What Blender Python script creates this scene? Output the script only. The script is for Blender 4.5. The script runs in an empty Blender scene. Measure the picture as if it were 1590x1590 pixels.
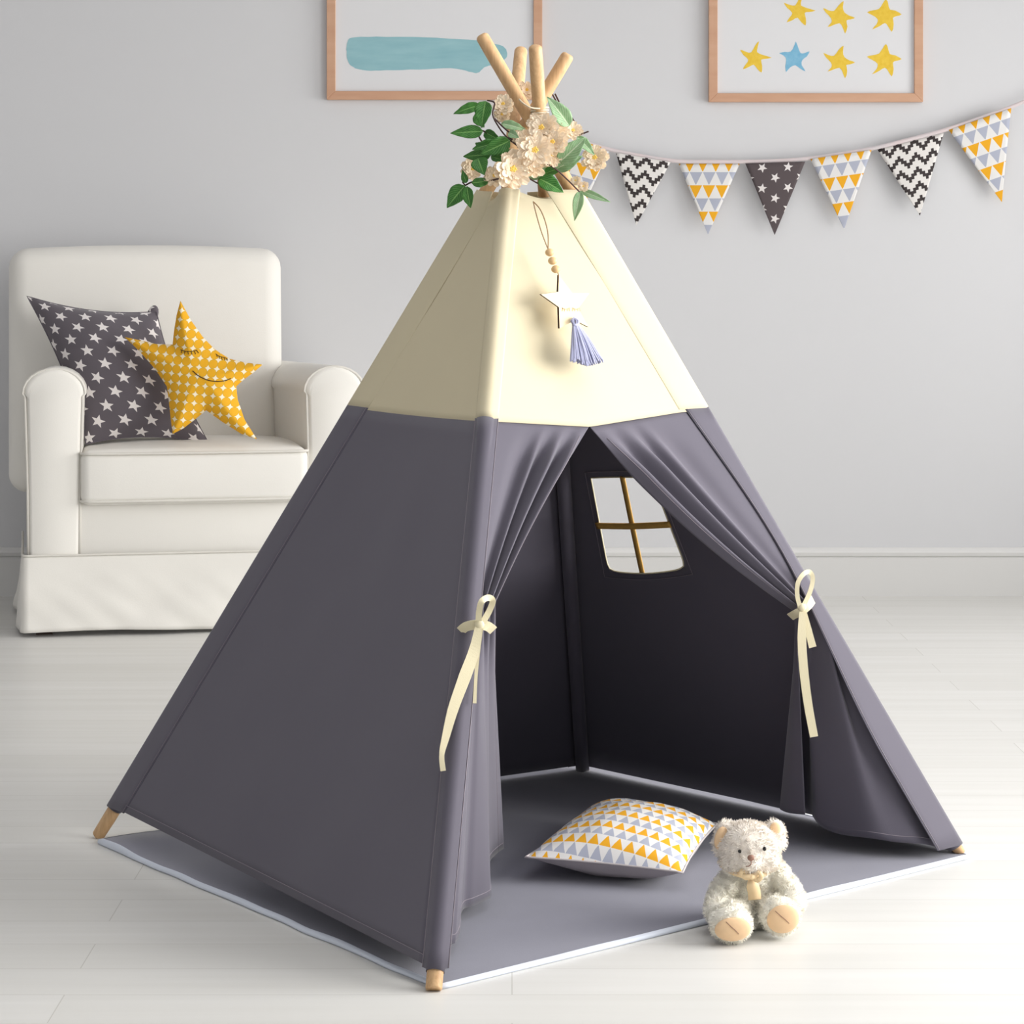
import bpy, bmesh, math, random
from mathutils import Vector, Matrix, noise
random.seed(7)
R = math.radians; PI = math.pi
C = bpy.context.scene.collection
F, HY, H = 3870.0, 400.0, 1.158          # focal length (px of a 1590 px frame), horizon row, eye height (m)

def W(px, py, Y): return Vector(((px-795)/F*Y, Y, H-(py-HY)/F*Y))
def G(px, py, z=0.0): return W(px, py, F*(H-z)/(py-HY))
def s2l(c): return tuple((x/12.92 if x <= .04045 else ((x+.055)/1.055)**2.4) for x in [v/255 for v in c])

# ------------------------------------------------------------------ node helpers
class E:
    nt = None
    def __init__(s, v): s.v = v
    def op(s, o, *a):
        n = E.nt.nodes.new('ShaderNodeMath'); n.operation = o
        for i, x in enumerate((s,)+a):
            x = x.v if isinstance(x, E) else x
            if isinstance(x, (int, float)): n.inputs[i].default_value = x
            else: E.nt.links.new(x, n.inputs[i])
        return E(n.outputs[0])
    def __add__(s, o): return s.op('ADD', o)
    __radd__ = __add__
    def __sub__(s, o): return s.op('SUBTRACT', o)
    def __rsub__(s, o): return E(o).op('SUBTRACT', s)
    def __mul__(s, o): return s.op('MULTIPLY', o)
    __rmul__ = __mul__
    def __truediv__(s, o): return s.op('DIVIDE', o)
    def floor(s): return s.op('FLOOR')
    def fract(s): return s.op('FRACT')
    def abs(s): return s.op('ABSOLUTE')
    def mod(s, k): return s.op('FLOORED_MODULO', k)
    def gt(s, k): return s.op('GREATER_THAN', k)
    def lt(s, k): return s.op('LESS_THAN', k)

def link(a, b): E.nt.links.new(a, b)
def node(t, **kw):
    n = E.nt.nodes.new(t)
    for k, v in kw.items(): setattr(n, k, v)
    return n
def mix(f, a, b):
    n = node('ShaderNodeMix', data_type='RGBA')
    f = f.v if isinstance(f, E) else f
    if isinstance(f, (int, float)): n.inputs[0].default_value = f
    else: link(f, n.inputs[0])
    for i, c in ((6, a), (7, b)):
        if isinstance(c, tuple): n.inputs[i].default_value = (*c[:3], 1)
        else: link(c, n.inputs[i])
    return n.outputs[2]
def uv():
    t = node('ShaderNodeTexCoord'); s = node('ShaderNodeSeparateXYZ'); link(t.outputs['UV'], s.inputs[0])
    return E(s.outputs[0]), E(s.outputs[1])
def nz(scale, detail=3, stretch=None, coord='Object'):
    t = node('ShaderNodeTexCoord'); n = node('ShaderNodeTexNoise')
    n.inputs['Scale'].default_value = scale; n.inputs['Detail'].default_value = detail
    if stretch:
        m = node('ShaderNodeMapping'); m.inputs['Scale'].default_value = stretch
        link(t.outputs[coord], m.inputs[0]); link(m.outputs[0], n.inputs[0])
    else: link(t.outputs[coord], n.inputs[0])
    return E(n.outputs['Fac'])

MATS = {}
def mat(name, color, rough=.8, fn=None, bump=None, sheen=0, trans=0, spec=.5, var=.06, vscale=8, stretch=None):
    """color: sRGB tuple, or fn() giving a colour socket; bump: (scale, strength, distance)"""
    m = bpy.data.materials.new(name); m.use_nodes = True; E.nt = m.node_tree
    b = m.node_tree.nodes['Principled BSDF']
    if fn: col = fn()
    else:
        c = s2l(color); n = nz(vscale, 3, stretch)
        col = mix(n, tuple(x*(1-var) for x in c), tuple(min(1, x*(1+var)) for x in c))
    link(col, b.inputs['Base Color'])
    b.inputs['Roughness'].default_value = rough
    b.inputs['Specular IOR Level'].default_value = spec
    if sheen:
        b.inputs['Sheen Weight'].default_value = sheen; b.inputs['Sheen Roughness'].default_value = .5
    if bump:
        n = nz(bump[0], 2, bump[3] if len(bump) > 3 else None); bn = node('ShaderNodeBump')
        bn.inputs['Strength'].default_value = bump[1]; bn.inputs['Distance'].default_value = bump[2]
        link(n.v, bn.inputs['Height']); link(bn.outputs[0], b.inputs['Normal'])
    if trans:
        t = node('ShaderNodeBsdfTranslucent'); link(col, t.inputs[0]); mx = node('ShaderNodeMixShader')
        mx.inputs[0].default_value = trans
        link(b.outputs[0], mx.inputs[1]); link(t.outputs[0], mx.inputs[2])
        link(mx.outputs[0], m.node_tree.nodes['Material Output'].inputs[0])
    MATS[name] = m
    return m

def star_mask(x, y, rad, inner=.42):
    """x, y: expressions centred on the star"""
    seg = 2*PI/5
    a = x.op('ARCTAN2', y); a = ((a+seg/2).mod(seg) - seg/2).abs()
    r = (x*x+y*y).op('SQRT'); qx = r*a.op('COSINE'); qy = r*a.op('SINE')
    nx = inner*rad*math.cos(seg/2)-rad; ny = inner*rad*math.sin(seg/2)
    return (qy*nx - (qx-rad)*ny).gt(0)
def stars(bg, fg, cw, ch, rad, rot=.35):
    def f():
        u, v = uv(); row = (v/ch).floor()
        uu = u/cw + row.mod(2)*.5; col = uu.floor()
        x = (uu.fract()-.5)*cw; y = ((v/ch).fract()-.5)*ch
        a = ((row*1.7+col*2.3).op('SINE'))*.22+rot
        ca, sa = a.op('COSINE'), a.op('SINE')
        return mix(star_mask(x*ca-y*sa, x*sa+y*ca, rad), s2l(bg), s2l(fg))
    return f
def triangles(w, h, up=False):
    def f():
        u, v = uv(); k = (v/h).floor(); fv = (v/h).fract()
        if up: fv = 1-fv
        t = ((u/w + k.mod(4).gt(1.5)*.5).fract()-.5).abs()*2
        inside = t.lt(fv*.96)*fv.gt(.06)
        c = mix(k.mod(2), s2l((238, 172, 28)), s2l((176, 180, 196)))
        return mix(inside, s2l((232, 230, 228)), c)
    return f
def chevron(c):
    def f():
        u, v = uv(); z = ((u/c).floor().mod(6)-3).abs()
        b = ((v/c).floor()+z).mod(5).lt(2)
        return mix(b, s2l((232, 228, 224)), s2l((58, 50, 50)))
    return f
def circles(c):
    def f():
        u, v = uv(); x = (u/c).fract()-.5; y = (v/c).fract()-.5
        r = (x*x+y*y).op('SQRT')
        k = mix(r.gt(.44), s2l((234, 172, 22)), s2l((216, 168, 40)))
        return mix(r.gt(.515), k, s2l((246, 232, 205)))
    return f

mat('grey_canvas', (89, 85, 97), .75, bump=(900, .15, .0006), sheen=.25, var=.03, spec=.35)
mat('mat_grey', (120, 120, 134), .85, bump=(500, .25, .001), sheen=.25, var=.07, vscale=14, spec=.3)
mat('cream_canvas', (225, 214, 184), .8, bump=(900, .12, .0006), trans=.15, var=.02, spec=.3)
mat('stitch', (140, 132, 140), .8)
mat('edge_piping', (214, 220, 232), .6)
mat('ribbon_cream', (234, 224, 190), .75, bump=(700, .4, .0008, (1, 1, .15)), trans=.1)
mat('window_ribbon', (196, 152, 74), .6, var=.2, vscale=60)
def wood(a, b, sc, st):
    def f():
        n = nz(sc, 4, st); w = nz(sc*4, 2, st)
        return mix((n*.75+w*.25), s2l(a), s2l(b))
    return f
mat('pole_wood', None, .5, fn=wood((160, 112, 66), (240, 204, 156), 90, (1, 1, .05)), bump=(40, .15, .0005, (1, 1, .05)))
mat('frame_wood', None, .5, fn=wood((186, 134, 104), (226, 186, 156), 7, (.25, 1, 1.6)))
mat('bead_wood', (222, 186, 136), .5, var=.12, vscale=150)
mat('plywood', (236, 216, 176), .6, var=.03, vscale=60)
mat('ply_edge', (70, 46, 32), .7)
mat('rope', (214, 200, 176), .9, var=.15, vscale=300)
mat('cord', (150, 118, 84), .9)
mat('tassel', (166, 168, 196), .85, sheen=.3, var=.1, vscale=120)
mat('slipcover', (238, 235, 228), .85, bump=(260, .2, .001), sheen=.15, var=.02, vscale=5)
mat('slipcover_piping', (224, 220, 212), .85)
mat('dark_wood', (70, 52, 42), .6)
mat('star_cushion', None, .8, fn=stars((97, 90, 97), (238, 232, 230), .082, .047, .0225), bump=(500, .15, .0006), sheen=.2)
mat('yellow_cushion', None, .8, fn=circles(.0275), bump=(500, .15, .0006))
mat('embroidery', (48, 32, 24), .8)
mat('tri_cushion', None, .8, fn=triangles(.0235, .032, True), bump=(500, .15, .0006))
mat('cushion_back', (196, 188, 188), .8, bump=(300, .2, .001))
mat('pennant_triangles', None, .85, fn=triangles(.0445, .045))
mat('pennant_zigzag', None, .85, fn=chevron(.0098))
mat('pennant_stars', None, .85, fn=stars((88, 78, 80), (232, 226, 224), .088, .035, .0175))
mat('bunting_tape', None, .85, fn=lambda: mix(nz(9, 2), s2l((238, 214, 212)), s2l((206, 206, 210))))
mat('paper', (228, 228, 230), .7, var=.012, vscale=4)
mat('teal_paint', None, .75, fn=lambda: mix(nz(9, 5, (1, 1, 5)), s2l((128, 178, 189)), s2l((166, 206, 211))))
mat('yellow_paint', None, .75, fn=lambda: mix(nz(60, 4), s2l((226, 180, 10)), s2l((250, 218, 90))))
mat('blue_paint', None, .75, fn=lambda: mix(nz(90, 4), s2l((104, 172, 208)), s2l((150, 202, 226))))
def leafcol(a, b, vein):
    def f():
        u, v = uv(); m = (u-.5).abs()
        veins = ((v*9 - m*7).fract()-.5).abs().lt(.09)
        base = mix(nz(90, 3), s2l(a), s2l(b))
        return mix(m.lt(.035).op('MAXIMUM', veins*.55), base, s2l(vein))
    return f
mat('leaf_green', None, .45, fn=leafcol((28, 84, 28), (70, 140, 52), (130, 180, 100)), trans=.15)
mat('leaf_pale', None, .5, fn=leafcol((112, 158, 104), (164, 196, 152), (206, 222, 190)), trans=.2)
mat('stem_brown', (66, 42, 38), .7)
mat('petal', None, .7, fn=lambda: mix(nz(70, 3), s2l((255, 228, 194)), s2l((255, 246, 228))), trans=.12)
mat('flower_yellow', (246, 204, 96), .7)
mat('fur_grey', (243, 235, 225), .95, sheen=.4, var=.12, vscale=120)
mat('fur_cream', (255, 247, 234), .95, sheen=.4, var=.1, vscale=120)
mat('plush_tan', (236, 200, 158), .9, sheen=.3, var=.06, vscale=90)
mat('nose_brown', (150, 112, 96), .6)
mat('eye_black', (18, 14, 14), .15)
mat('satin_ribbon', (244, 216, 172), .4, var=.06, vscale=80)
mat('wall_paint', (219, 219, 221), .8, bump=(60, .05, .001), var=.008, vscale=1.5)
mat('trim_white', (226, 225, 223), .5, var=.01)
def floorcol():
    t = node('ShaderNodeTexCoord'); b = node('ShaderNodeTexBrick')
    b.offset = .37; b.inputs['Scale'].default_value = 1
    for k, v in (('Brick Width', 1.9), ('Row Height', .145), ('Mortar Size', .0012), ('Mortar Smooth', .4), ('Bias', 0)): b.inputs[k].default_value = v
    b.inputs['Color1'].default_value = (*s2l((223, 222, 218)), 1); b.inputs['Color2'].default_value = (*s2l((229, 228, 225)), 1)
    b.inputs['Mortar'].default_value = (*s2l((196, 194, 188)), 1)
    link(t.outputs['Object'], b.inputs['Vector'])
    n = nz(5, 5, (.25, 4, 1))
    return mix((n-.5)*.9+.2, b.outputs[0], s2l((208, 206, 200)))
mat('floor_boards', None, .42, fn=floorcol, bump=(30, .06, .001, (.1, 3, 1)), spec=.4)
# ------------------------------------------------------------------ mesh helpers
def thing(name, label, cat, loc=(0, 0, 0), rotz=0, group=None):
    o = bpy.data.objects.new(name, None); C.objects.link(o); o.empty_display_size = .1
    o.location = loc; o.rotation_euler = (0, 0, rotz); o['label'] = label; o['category'] = cat
    if group: o['group'] = group
    return o
def tag(o, label, cat, group=None):
    o['label'] = label; o['category'] = cat
    if group: o['group'] = group
    return o
def obj(name, vs, fs, m, parent=None, smooth=True, uvs=None, local=False, origin=None, label=None, fm=None):
    """vs in world metres (local=True: in the root's own frame)"""
    root = parent; offs = Vector((0, 0, 0))
    while root is not None:
        offs = offs + Vector(root.location); root = root.parent
    if parent is None: offs = Vector(origin) if origin is not None else Vector((0, 0, 0))
    if local: offs = Vector((0, 0, 0))
    me = bpy.data.meshes.new(name)
    me.from_pydata([tuple(Vector(v)-offs) for v in vs], [], fs)
    ms = m if isinstance(m, (list, tuple)) else [m]
    for k in ms: me.materials.append(MATS[k])
    if uvs:
        L = me.uv_layers.new(name='UVMap')
        for lp in me.loops: L.data[lp.index].uv = uvs[lp.vertex_index]
    for i, p in enumerate(me.polygons):
        p.use_smooth = smooth
        if fm: p.material_index = fm[i]
    me.validate(); me.update()
    o = bpy.data.objects.new(name, me); C.objects.link(o)
    if parent is not None: o.parent = parent
    elif origin is not None: o.location = origin
    if label: o['label'] = label
    return o
def struct(o): o['kind'] = 'structure'; return o

class MB:
    def __init__(s): s.v = []; s.f = []; s.m = []; s.uv = []
    def add(s, vs, fs, m=0, uvs=None):
        n = len(s.v); s.v += [Vector(v) for v in vs]; s.f += [tuple(i+n for i in f) for f in fs]; s.m += [m]*len(fs)
        s.uv += uvs if uvs else [(0, 0)]*len(vs)
    def build(s, name, m, parent=None, **kw):
        return obj(name, s.v, s.f, m, parent, fm=s.m, uvs=s.uv, **kw)
    def box(s, a, b, m=0):
        x0, y0, z0 = a; x1, y1, z1 = b
        s.add([(x0,y0,z0),(x1,y0,z0),(x1,y1,z0),(x0,y1,z0),(x0,y0,z1),(x1,y0,z1),(x1,y1,z1),(x0,y1,z1)],
              [(0,3,2,1),(4,5,6,7),(0,1,5,4),(1,2,6,5),(2,3,7,6),(3,0,4,7)], m)
def frame(t, up=None):
    t = t.normalized(); up = Vector(up) if up is not None else (Vector((0, 0, 1)) if abs(t.z) < .9 else Vector((0, 1, 0)))
    a = up.cross(t)
    if a.length < 1e-6: a = Vector((1, 0, 0)).cross(t)
    a.normalize(); return a, t.cross(a).normalized()
def catmull(p, n=6, closed=False):
    p = [Vector(x) for x in p]; out = []; N = len(p)
    rng = N if closed else N-1
    for i in range(rng):
        g = (lambda k: p[k % N]) if closed else (lambda k: p[max(0, min(N-1, k))])
        a, b, c, d = g(i-1), g(i), g(i+1), g(i+2)
        for j in range(n):
            t = j/n
            out.append(.5*((2*b)+(c-a)*t+(2*a-5*b+4*c-d)*t*t+(3*b-a-3*c+d)*t**3))
    if not closed: out.append(p[-1])
    return out
def tube(pts, r, seg=8, closed=False, caps=True):
    pts = [Vector(p) for p in pts]; N = len(pts); vs = []; fs = []; prev = None
    for i, p in enumerate(pts):
        t = (pts[(i+1) % N]-pts[i-1]) if closed else (pts[min(i+1, N-1)]-pts[max(i-1, 0)])
        if t.length < 1e-9: t = Vector((0, 0, 1))
        if prev is None: a, b = frame(t)
        else:
            a = prev - t.normalized()*prev.dot(t.normalized())
            a = a.normalized() if a.length > 1e-6 else frame(t)[0]; b = t.normalized().cross(a)
        prev = a
        rr = r[i] if isinstance(r, (list, tuple)) else r
        for k in range(seg):
            w = 2*PI*k/seg; vs.append(p+(a*math.cos(w)+b*math.sin(w))*rr)
    for i in range(N if closed else N-1):
        for k in range(seg):
            j = (i+1) % N
            fs.append((i*seg+k, i*seg+(k+1) % seg, j*seg+(k+1) % seg, j*seg+k))
    if caps and not closed:
        fs.append(tuple(range(seg-1, -1, -1))); fs.append(tuple((N-1)*seg+k for k in range(seg)))
    return vs, fs
def ribbon(pts, w, view=(0, 1, 0), th=.0012):
    """flat strip with thickness, facing along view; w a number or list"""
    pts = [Vector(p) for p in pts]; N = len(pts); vs = []; fs = []
    for i, p in enumerate(pts):
        t = pts[min(i+1, N-1)]-pts[max(i-1, 0)]
        s = t.cross(Vector(view)).normalized(); n = s.cross(t).normalized()
        ww = (w[i] if isinstance(w, (list, tuple)) else w)/2
        vs += [p-s*ww-n*th, p+s*ww-n*th, p+s*ww+n*th, p-s*ww+n*th]
    for i in range(N-1):
        for k in range(4): fs.append((i*4+k, i*4+(k+1) % 4, i*4+4+(k+1) % 4, i*4+4+k))
    fs += [(3, 2, 1, 0), tuple((N-1)*4+k for k in range(4))]
    return vs, fs
def grid(rows, closed=False):
    nr, nc = len(rows), len(rows[0]); vs = [p for r in rows for p in r]; fs = []
    for i in range(nr-1):
        for j in range(nc if closed else nc-1):
            k = (j+1) % nc
            fs.append((i*nc+j, i*nc+k, (i+1)*nc+k, (i+1)*nc+j))
    return vs, fs
def sphere(c, r, sx=1, sy=1, sz=1, n=12, m=8, rot=None):
    rows = []
    for i in range(m+1):
        th = PI*i/m
        row = []
        for j in range(n):
            ph = 2*PI*j/n; v = Vector((sx*math.sin(th)*math.cos(ph), sy*math.sin(th)*math.sin(ph), sz*math.cos(th)))*r
            if rot: v = rot @ v
            row.append(Vector(c)+v)
        rows.append(row)
    return grid(rows, True)
def solid(o, th, off=0):
    md = o.modifiers.new('thickness', 'SOLIDIFY'); md.thickness = th; md.offset = off; return o
def lerp(a, b, t): return a+(b-a)*t
def sm(t): t = max(0, min(1, t)); return t*t*(3-2*t)
def bake(o):
    """replace a mesh by its modified version"""
    dg = bpy.context.evaluated_depsgraph_get(); dg.update()
    me = bpy.data.meshes.new_from_object(o.evaluated_get(dg)); o.modifiers.clear(); o.data = me; return o
def rbox(name, a, b, bev, m, parent, seg=4, puff=None, local=True):
    bm = bmesh.new(); bmesh.ops.create_cube(bm, size=1)
    c = (Vector(a)+Vector(b))/2; d = Vector(b)-Vector(a)
    for v in bm.verts: v.co = Vector((v.co.x*d.x, v.co.y*d.y, v.co.z*d.z))+c
    bmesh.ops.bevel(bm, geom=bm.edges[:], offset=bev, segments=seg, affect='EDGES', profile=.5)
    if puff:
        bmesh.ops.subdivide_edges(bm, edges=[e for e in bm.edges if e.calc_length() > .12], cuts=7, use_grid_fill=True)
        for v in bm.verts:
            q = v.co-c; v.co = c+Vector(puff(q, d))
    vs = [v.co.copy() for v in bm.verts]; bm.verts.index_update(); fs = [tuple(v.index for v in f.verts) for f in bm.faces]
    bm.free()
    return obj(name, vs, fs, m, parent, local=local)

# ------------------------------------------------------------------ setting
XL, XR, YF, YB, ZC = -5.0, 3.1, -1.6, 8.536, 2.75
b = MB(); b.box((XL-.2, YF, -.1), (XR+.2, YB+.2, 0)); struct(b.build('floor', ['floor_boards'], smooth=False))
b = MB(); b.box((XL-.2, YB, 0), (XR+.2, YB+.12, ZC)); struct(b.build('wall_back', ['wall_paint'], smooth=False))
b = MB(); b.box((XL-.12, YF, 0), (XL, YB, ZC)); struct(b.build('wall_left', ['wall_paint'], smooth=False))
b = MB(); b.box((XL-.2, YF, ZC), (XR+.2, YB+.2, ZC+.1)); struct(b.build('ceiling', ['wall_paint'], smooth=False))
WIN = ((2.4, 5.4), (6.2, 8.0)); z0, z1 = .35, 2.5
b = MB(); b.box((XR, YF, 0), (XR+.12, YB, z0)); b.box((XR, YF, z1), (XR+.12, YB, ZC))
b.box((XR, YF, z0), (XR+.12, WIN[0][0], z1)); b.box((XR, WIN[0][1], z0), (XR+.12, WIN[1][0], z1)); b.box((XR, WIN[1][1], z0), (XR+.12, YB, z1))
struct(b.build('wall_right', ['wall_paint'], smooth=False))
for i, (y0, y1) in enumerate(WIN):
    b = MB(); t = .05
    b.box((XR+.03, y0, z0), (XR+.09, y1, z0+t)); b.box((XR+.03, y0, z1-t), (XR+.09, y1, z1))
    b.box((XR+.03, y0, z0), (XR+.09, y0+t, z1)); b.box((XR+.03, y1-t, z0), (XR+.09, y1, z1))
    ym = (y0+y1)/2; b.box((XR+.03, ym-t/2, z0), (XR+.09, ym+t/2, z1))
    struct(b.build('window_%d' % (i+1), ['trim_white'], smooth=False))
# baseboard with a moulded top: profile (depth from the wall, height)
prof = [(.0, .0), (.018, .0), (.018, .128), (.014, .134), (.022, .139), (.024, .150), (.018, .158), (.008, .165), (.0, .166)]
rows = [[Vector((x, YB-d, z)) for d, z in prof] for x in (XL, XR)]
v, f = grid(rows); struct(obj('baseboard_back', v, f, 'trim_white', smooth=False))
rows = [[Vector((XL+d, y, z)) for d, z in prof] for y in (YF, YB)]
v, f = grid(rows); struct(obj('baseboard_left', v, f, 'trim_white', smooth=False))

# ------------------------------------------------------------------ teepee
FA, FB, FC, FD = G(151, 1301), G(673, 1540), G(1491, 1330), G(905, 1201)
r1, r2 = (FC-FA), (FD-FB); den = r1.x*r2.y-r1.y*r2.x
tt = ((FB.x-FA.x)*r2.y-(FB.y-FA.y)*r2.x)/den; CEN = FA+r1*tt; ZX = 1.42
tops = [(883, 84), (809, 76), (747, 54), (831, 71)]
feet = [FA, FB, FC, FD]; poles = []
dy = [.012, .02, -.018, -.034]            # depth offsets where the poles cross, so that they pass one another
for Fp, (px, py), d in zip(feet, tops, dy):
    Y = CEN.y
    for _ in range(8):
        T = W(px, py, Y); Y = Fp.y+(CEN.y+d-Fp.y)*(T.z/ZX)
    poles.append((Fp, T))
def pz(i, z):
    a, t = poles[i % 4]; return a+(t-a)*((z-a.z)/(t.z-a.z))
def py_(i, py):
    lo, hi = 0, 1.6
    for _ in range(40):
        m = (lo+hi)/2; p = pz(i, m); y = HY+(H-p.z)*F/p.y
        if y > py: lo = m
        else: hi = m
    return pz(i, lo)
tent = thing('teepee_tent', 'grey and cream canvas play teepee with tied back door flaps on four wooden poles', 'tent', (CEN.x, CEN.y, 0))
PR = .0135
for a, t in poles:
    d = (t-a).normalized(); n = 40; pts = [a+d*.003, a+d*.006] + [a.lerp(t, k/n) for k in range(1, n)] + [t-d*.007, t-d*.003, t]
    L = len(pts); rr = [PR*.86, PR]+[PR]*(L-5)+[PR*.97, PR*.88, PR*.6]
    # the foot is cut flat on the floor
    pts[0] = a+Vector((0, 0, .002))
    v, f = tube(pts, rr, 20); v = [Vector((q.x, q.y, max(q.z, .001))) for q in v]
    if a is FC: v = [Vector((q.x, q.y, max(q.z, .009))) for q in v]
    obj('pole', v, f, 'pole_wood', tent)
ZT, ZM = 1.283, .855
ZH = [.062, .030, .022, .014]
def fnorm(i):
    a, b2 = pz(i, ZM), pz(i+1, ZM); up = (pz(i, ZT)+pz(i+1, ZT)-a-b2)
    n = (b2-a).cross(up).normalized()
    if n.dot(((a+b2)/2-CEN)*Vector((1, 1, 0))) < 0 if False else n.dot(Vector(((a+b2).x/2-CEN.x, (a+b2).y/2-CEN.y, 0))) < 0: n = -n
    return n
FN = [fnorm(i) for i in range(4)]
OFF = PR+.002
def pan(i, u, s, off=OFF, top=None):
    """point of face i, u across from pole i to pole i+1, s the height"""
    return pz(i, s).lerp(pz(i+1, s), u)+FN[i]*off
SAG = [.008, 0, .0, .006]
def wr(p, k=6, a=.003): return noise.noise(Vector(p)*k)*a
def panel(i, za, zb, name, m, dip=0, dipu=.5, t0=.001):
    rows = []; nu, nv = 40, 36
    for j in range(nv+1):
        t = j/nv; row = []
        for k in range(nu+1):
            u = k/nu
            lo = lerp(ZH[i], ZH[(i+1) % 4], u) if za is None else za
            if i == 3 and za is None: lo = lerp(.012, .062, u**6)
            if dip: lo = ZM-dip*dipf(u)
            if dip and t0: lo -= t0
            hi = zb - (.018*math.sin(PI*u)**1.3 if zb == ZT else 0)
            p = pan(i, u, lerp(lo, hi, t)); 
            row.append(p-FN[i]*SAG[i]*math.sin(PI*u)+FN[i]*wr(p)*math.sin(PI*u)**2)
        rows.append(row)
    v, f = grid(rows); return solid(obj(name, v, f, m, tent), .0012)
def dipf(u): return max(0, min(1, (u-.03)/(SU-.03) if u < SU else (.87-u)/(.87-SU)))
SL = W(926, 668, 4.3); SL = Vector((0, 0, H))+(W(926, 668, 1)-Vector((0, 0, H)))*((pan(1, 0, .5)-Vector((0, 0, H))).dot(FN[1])/(W(926, 668, 1)-Vector((0, 0, H))).dot(FN[1]))
_a, _b = pan(1, 0, SL.z), pan(1, 1, SL.z); SU = (SL-_a).dot((_b-_a).normalized())/(_b-_a).length
for i in range(4): panel(i, ZM, ZT, 'upper_panel', 'cream_canvas', ZM-SL.z if i == 1 else 0, SU)
panel(0, None, ZM, 'side_panel', 'grey_canvas')
panel(3, None, ZM, 'back_panel', 'grey_canvas')
# back right panel with its window opening
def hit(i, px, py, off=OFF):
    a = pan(i, 0, .1, off); n = FN[i]; d = W(px, py, 1)-Vector((0, 0, H)); o = Vector((0, 0, H))
    return o+d*((a-o).dot(n)/d.dot(n))
wc = [hit(2, *q) for q in ((918, 742), (1012, 742), (1066, 882), (945, 886))]
nside = 14
def quadloop(c, bow=0):
    out = []
    for k in range(4):
        a, b2 = c[k], c[(k+1) % 4]
        for j in range(nside):
            t = j/nside; p = a.lerp(b2, t)
            if k == 2: p = p+Vector((0, 0, -bow*math.sin(PI*t)))
            if k == 0: p = p+Vector((0, 0, .2*bow*math.sin(PI*t)))
            out.append(p)
    return out
outc = [pan(2, 1, ZM), pan(2, 0, ZM), pan(2, 0, .011), pan(2, 1, .010)]
inner = quadloop(wc, .008); outer = quadloop(outc)
# rounded corners of the opening
cc = sum(wc, Vector())/4
for k in (3*nside, 2*nside): 
    for q in (-1, 0, 1): inner[k+q] = inner[k+q].lerp(cc, .05 if q == 0 else .012)
rings = []
for t in [0, .02, .05]+[.1*k for k in range(1, 11)]:
    rings.append([a.lerp(b2, t)+FN[2]*wr(a.lerp(b2, t), 7, .002)*math.sin(PI*t) for a, b2 in zip(inner, outer)])
v, f = grid(rings, True); bp = solid(obj('back_panel', v, f, 'grey_canvas', tent), .0014)
# hem stitching round the opening, and the yellow ribbon cross
hemc = [cc+(p-cc)*1.13+(-FN[2])*.001 for p in wc]
v, f = tube([p-FN[2]*.0015 for p in quadloop(hemc, .008)], .0007, 5, closed=True); obj('window_stitching', v, f, 'stitch', tent)
v, f = tube([p-FN[2]*.0008 for p in inner], .0016, 6, closed=True); obj('window_binding', v, f, 'ribbon_cream', tent)
def wbar(a, b2, w, o):
    v, f = ribbon(catmull([a, (a+b2)/2+Vector((0, 0, -.002)), b2], 8), w, view=FN[2], th=.0012); v = [p-FN[2]*o for p in v]
    return obj('window_ribbon', v, f, 'window_ribbon', tent)
wbar(hit(2, 967, 740), hit(2, 998, 890), .0135, .0015)
wbar(hit(2, 928, 815), hit(2, 1043, 813), .0135, .0045)

# pole sleeves: the canvas folded round each pole, with a stitched strip on either side
SW = [(.07, .072), (.014, .016), (.07, .05), (.03, .03)]
def sleeve(i, za, zb, m, hems):
    n1, n2 = FN[(i-1) % 4], FN[i]; rows = []; st1 = []; st2 = []
    for j in range(31):
        z = lerp(za, zb, j/30); P = pz(i, z); e1 = (pz(i-1, z)-P); e2 = (pz(i+1, z)-P); l1, l2 = e1.length, e2.length; g1 = lambda q: SAG[(i-1) % 4]*math.sin(PI*w1*q/l1); g2 = lambda q: SAG[i]*math.sin(PI*w2*q/l2)
        w1 = min(SW[i][0]*((.30+.70*sm(abs(z-.60)/.42)) if i == 2 and m == 'grey_canvas' else 1), e1.length*.5); w2 = min(SW[i][1], e2.length*.5); e1.normalize(); e2.normalize()
        o = OFF+.0018; row = [P+e1*w1+n1*(o-.0016-g1(1)), P+e1*w1*.97+n1*(o-.0005-g1(.97))]
        row += [P+e1*w1*k+n1*(o-g1(k)) for k in (.75, .5, .25)]
        for k in range(11):
            t = k/10; n = (n1*(1-t)+n2*t).normalized(); fl = 1+(.25*sm((.05-(zb-z))/.05) if i == 1 and m == 'grey_canvas' else 0)
            row.append(P+n*o*fl)
        row += [P+e2*w2*k+n2*(o-g2(k)) for k in (.25, .5, .75)]
        row += [P+e2*w2*.97+n2*(o-.0005-g2(.97)), P+e2*w2+n2*(o-.0016-g2(1))]
        rows.append([p+Vector((0, 0, hems)) if False else p for p in row]); st1.append(P+e1*w1*.93+n1*(o+.0006-g1(.93))); st2.append(P+e2*w2*.93+n2*(o+.0006-g2(.93)))
    mb = MB(); mb.add(*grid(rows)); mb.add(*tube([pz(i, lerp(za, zb, j/12)) for j in range(13)], PR+.0013, 18, caps=False))
    s = solid(mb.build('pole_sleeve', [m], tent), .0010)
    if m == 'grey_canvas':
        for st in (st1, st2):
            v, f = tube(st, .0007, 5); obj('stitching', v, f, 'stitch', s)
    return s
for i in range(4):
    sleeve(i, ZH[i]-.004, ZM+.004, 'grey_canvas', 0); sleeve(i, ZM+.004, ZT, 'cream_canvas', 0)
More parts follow.
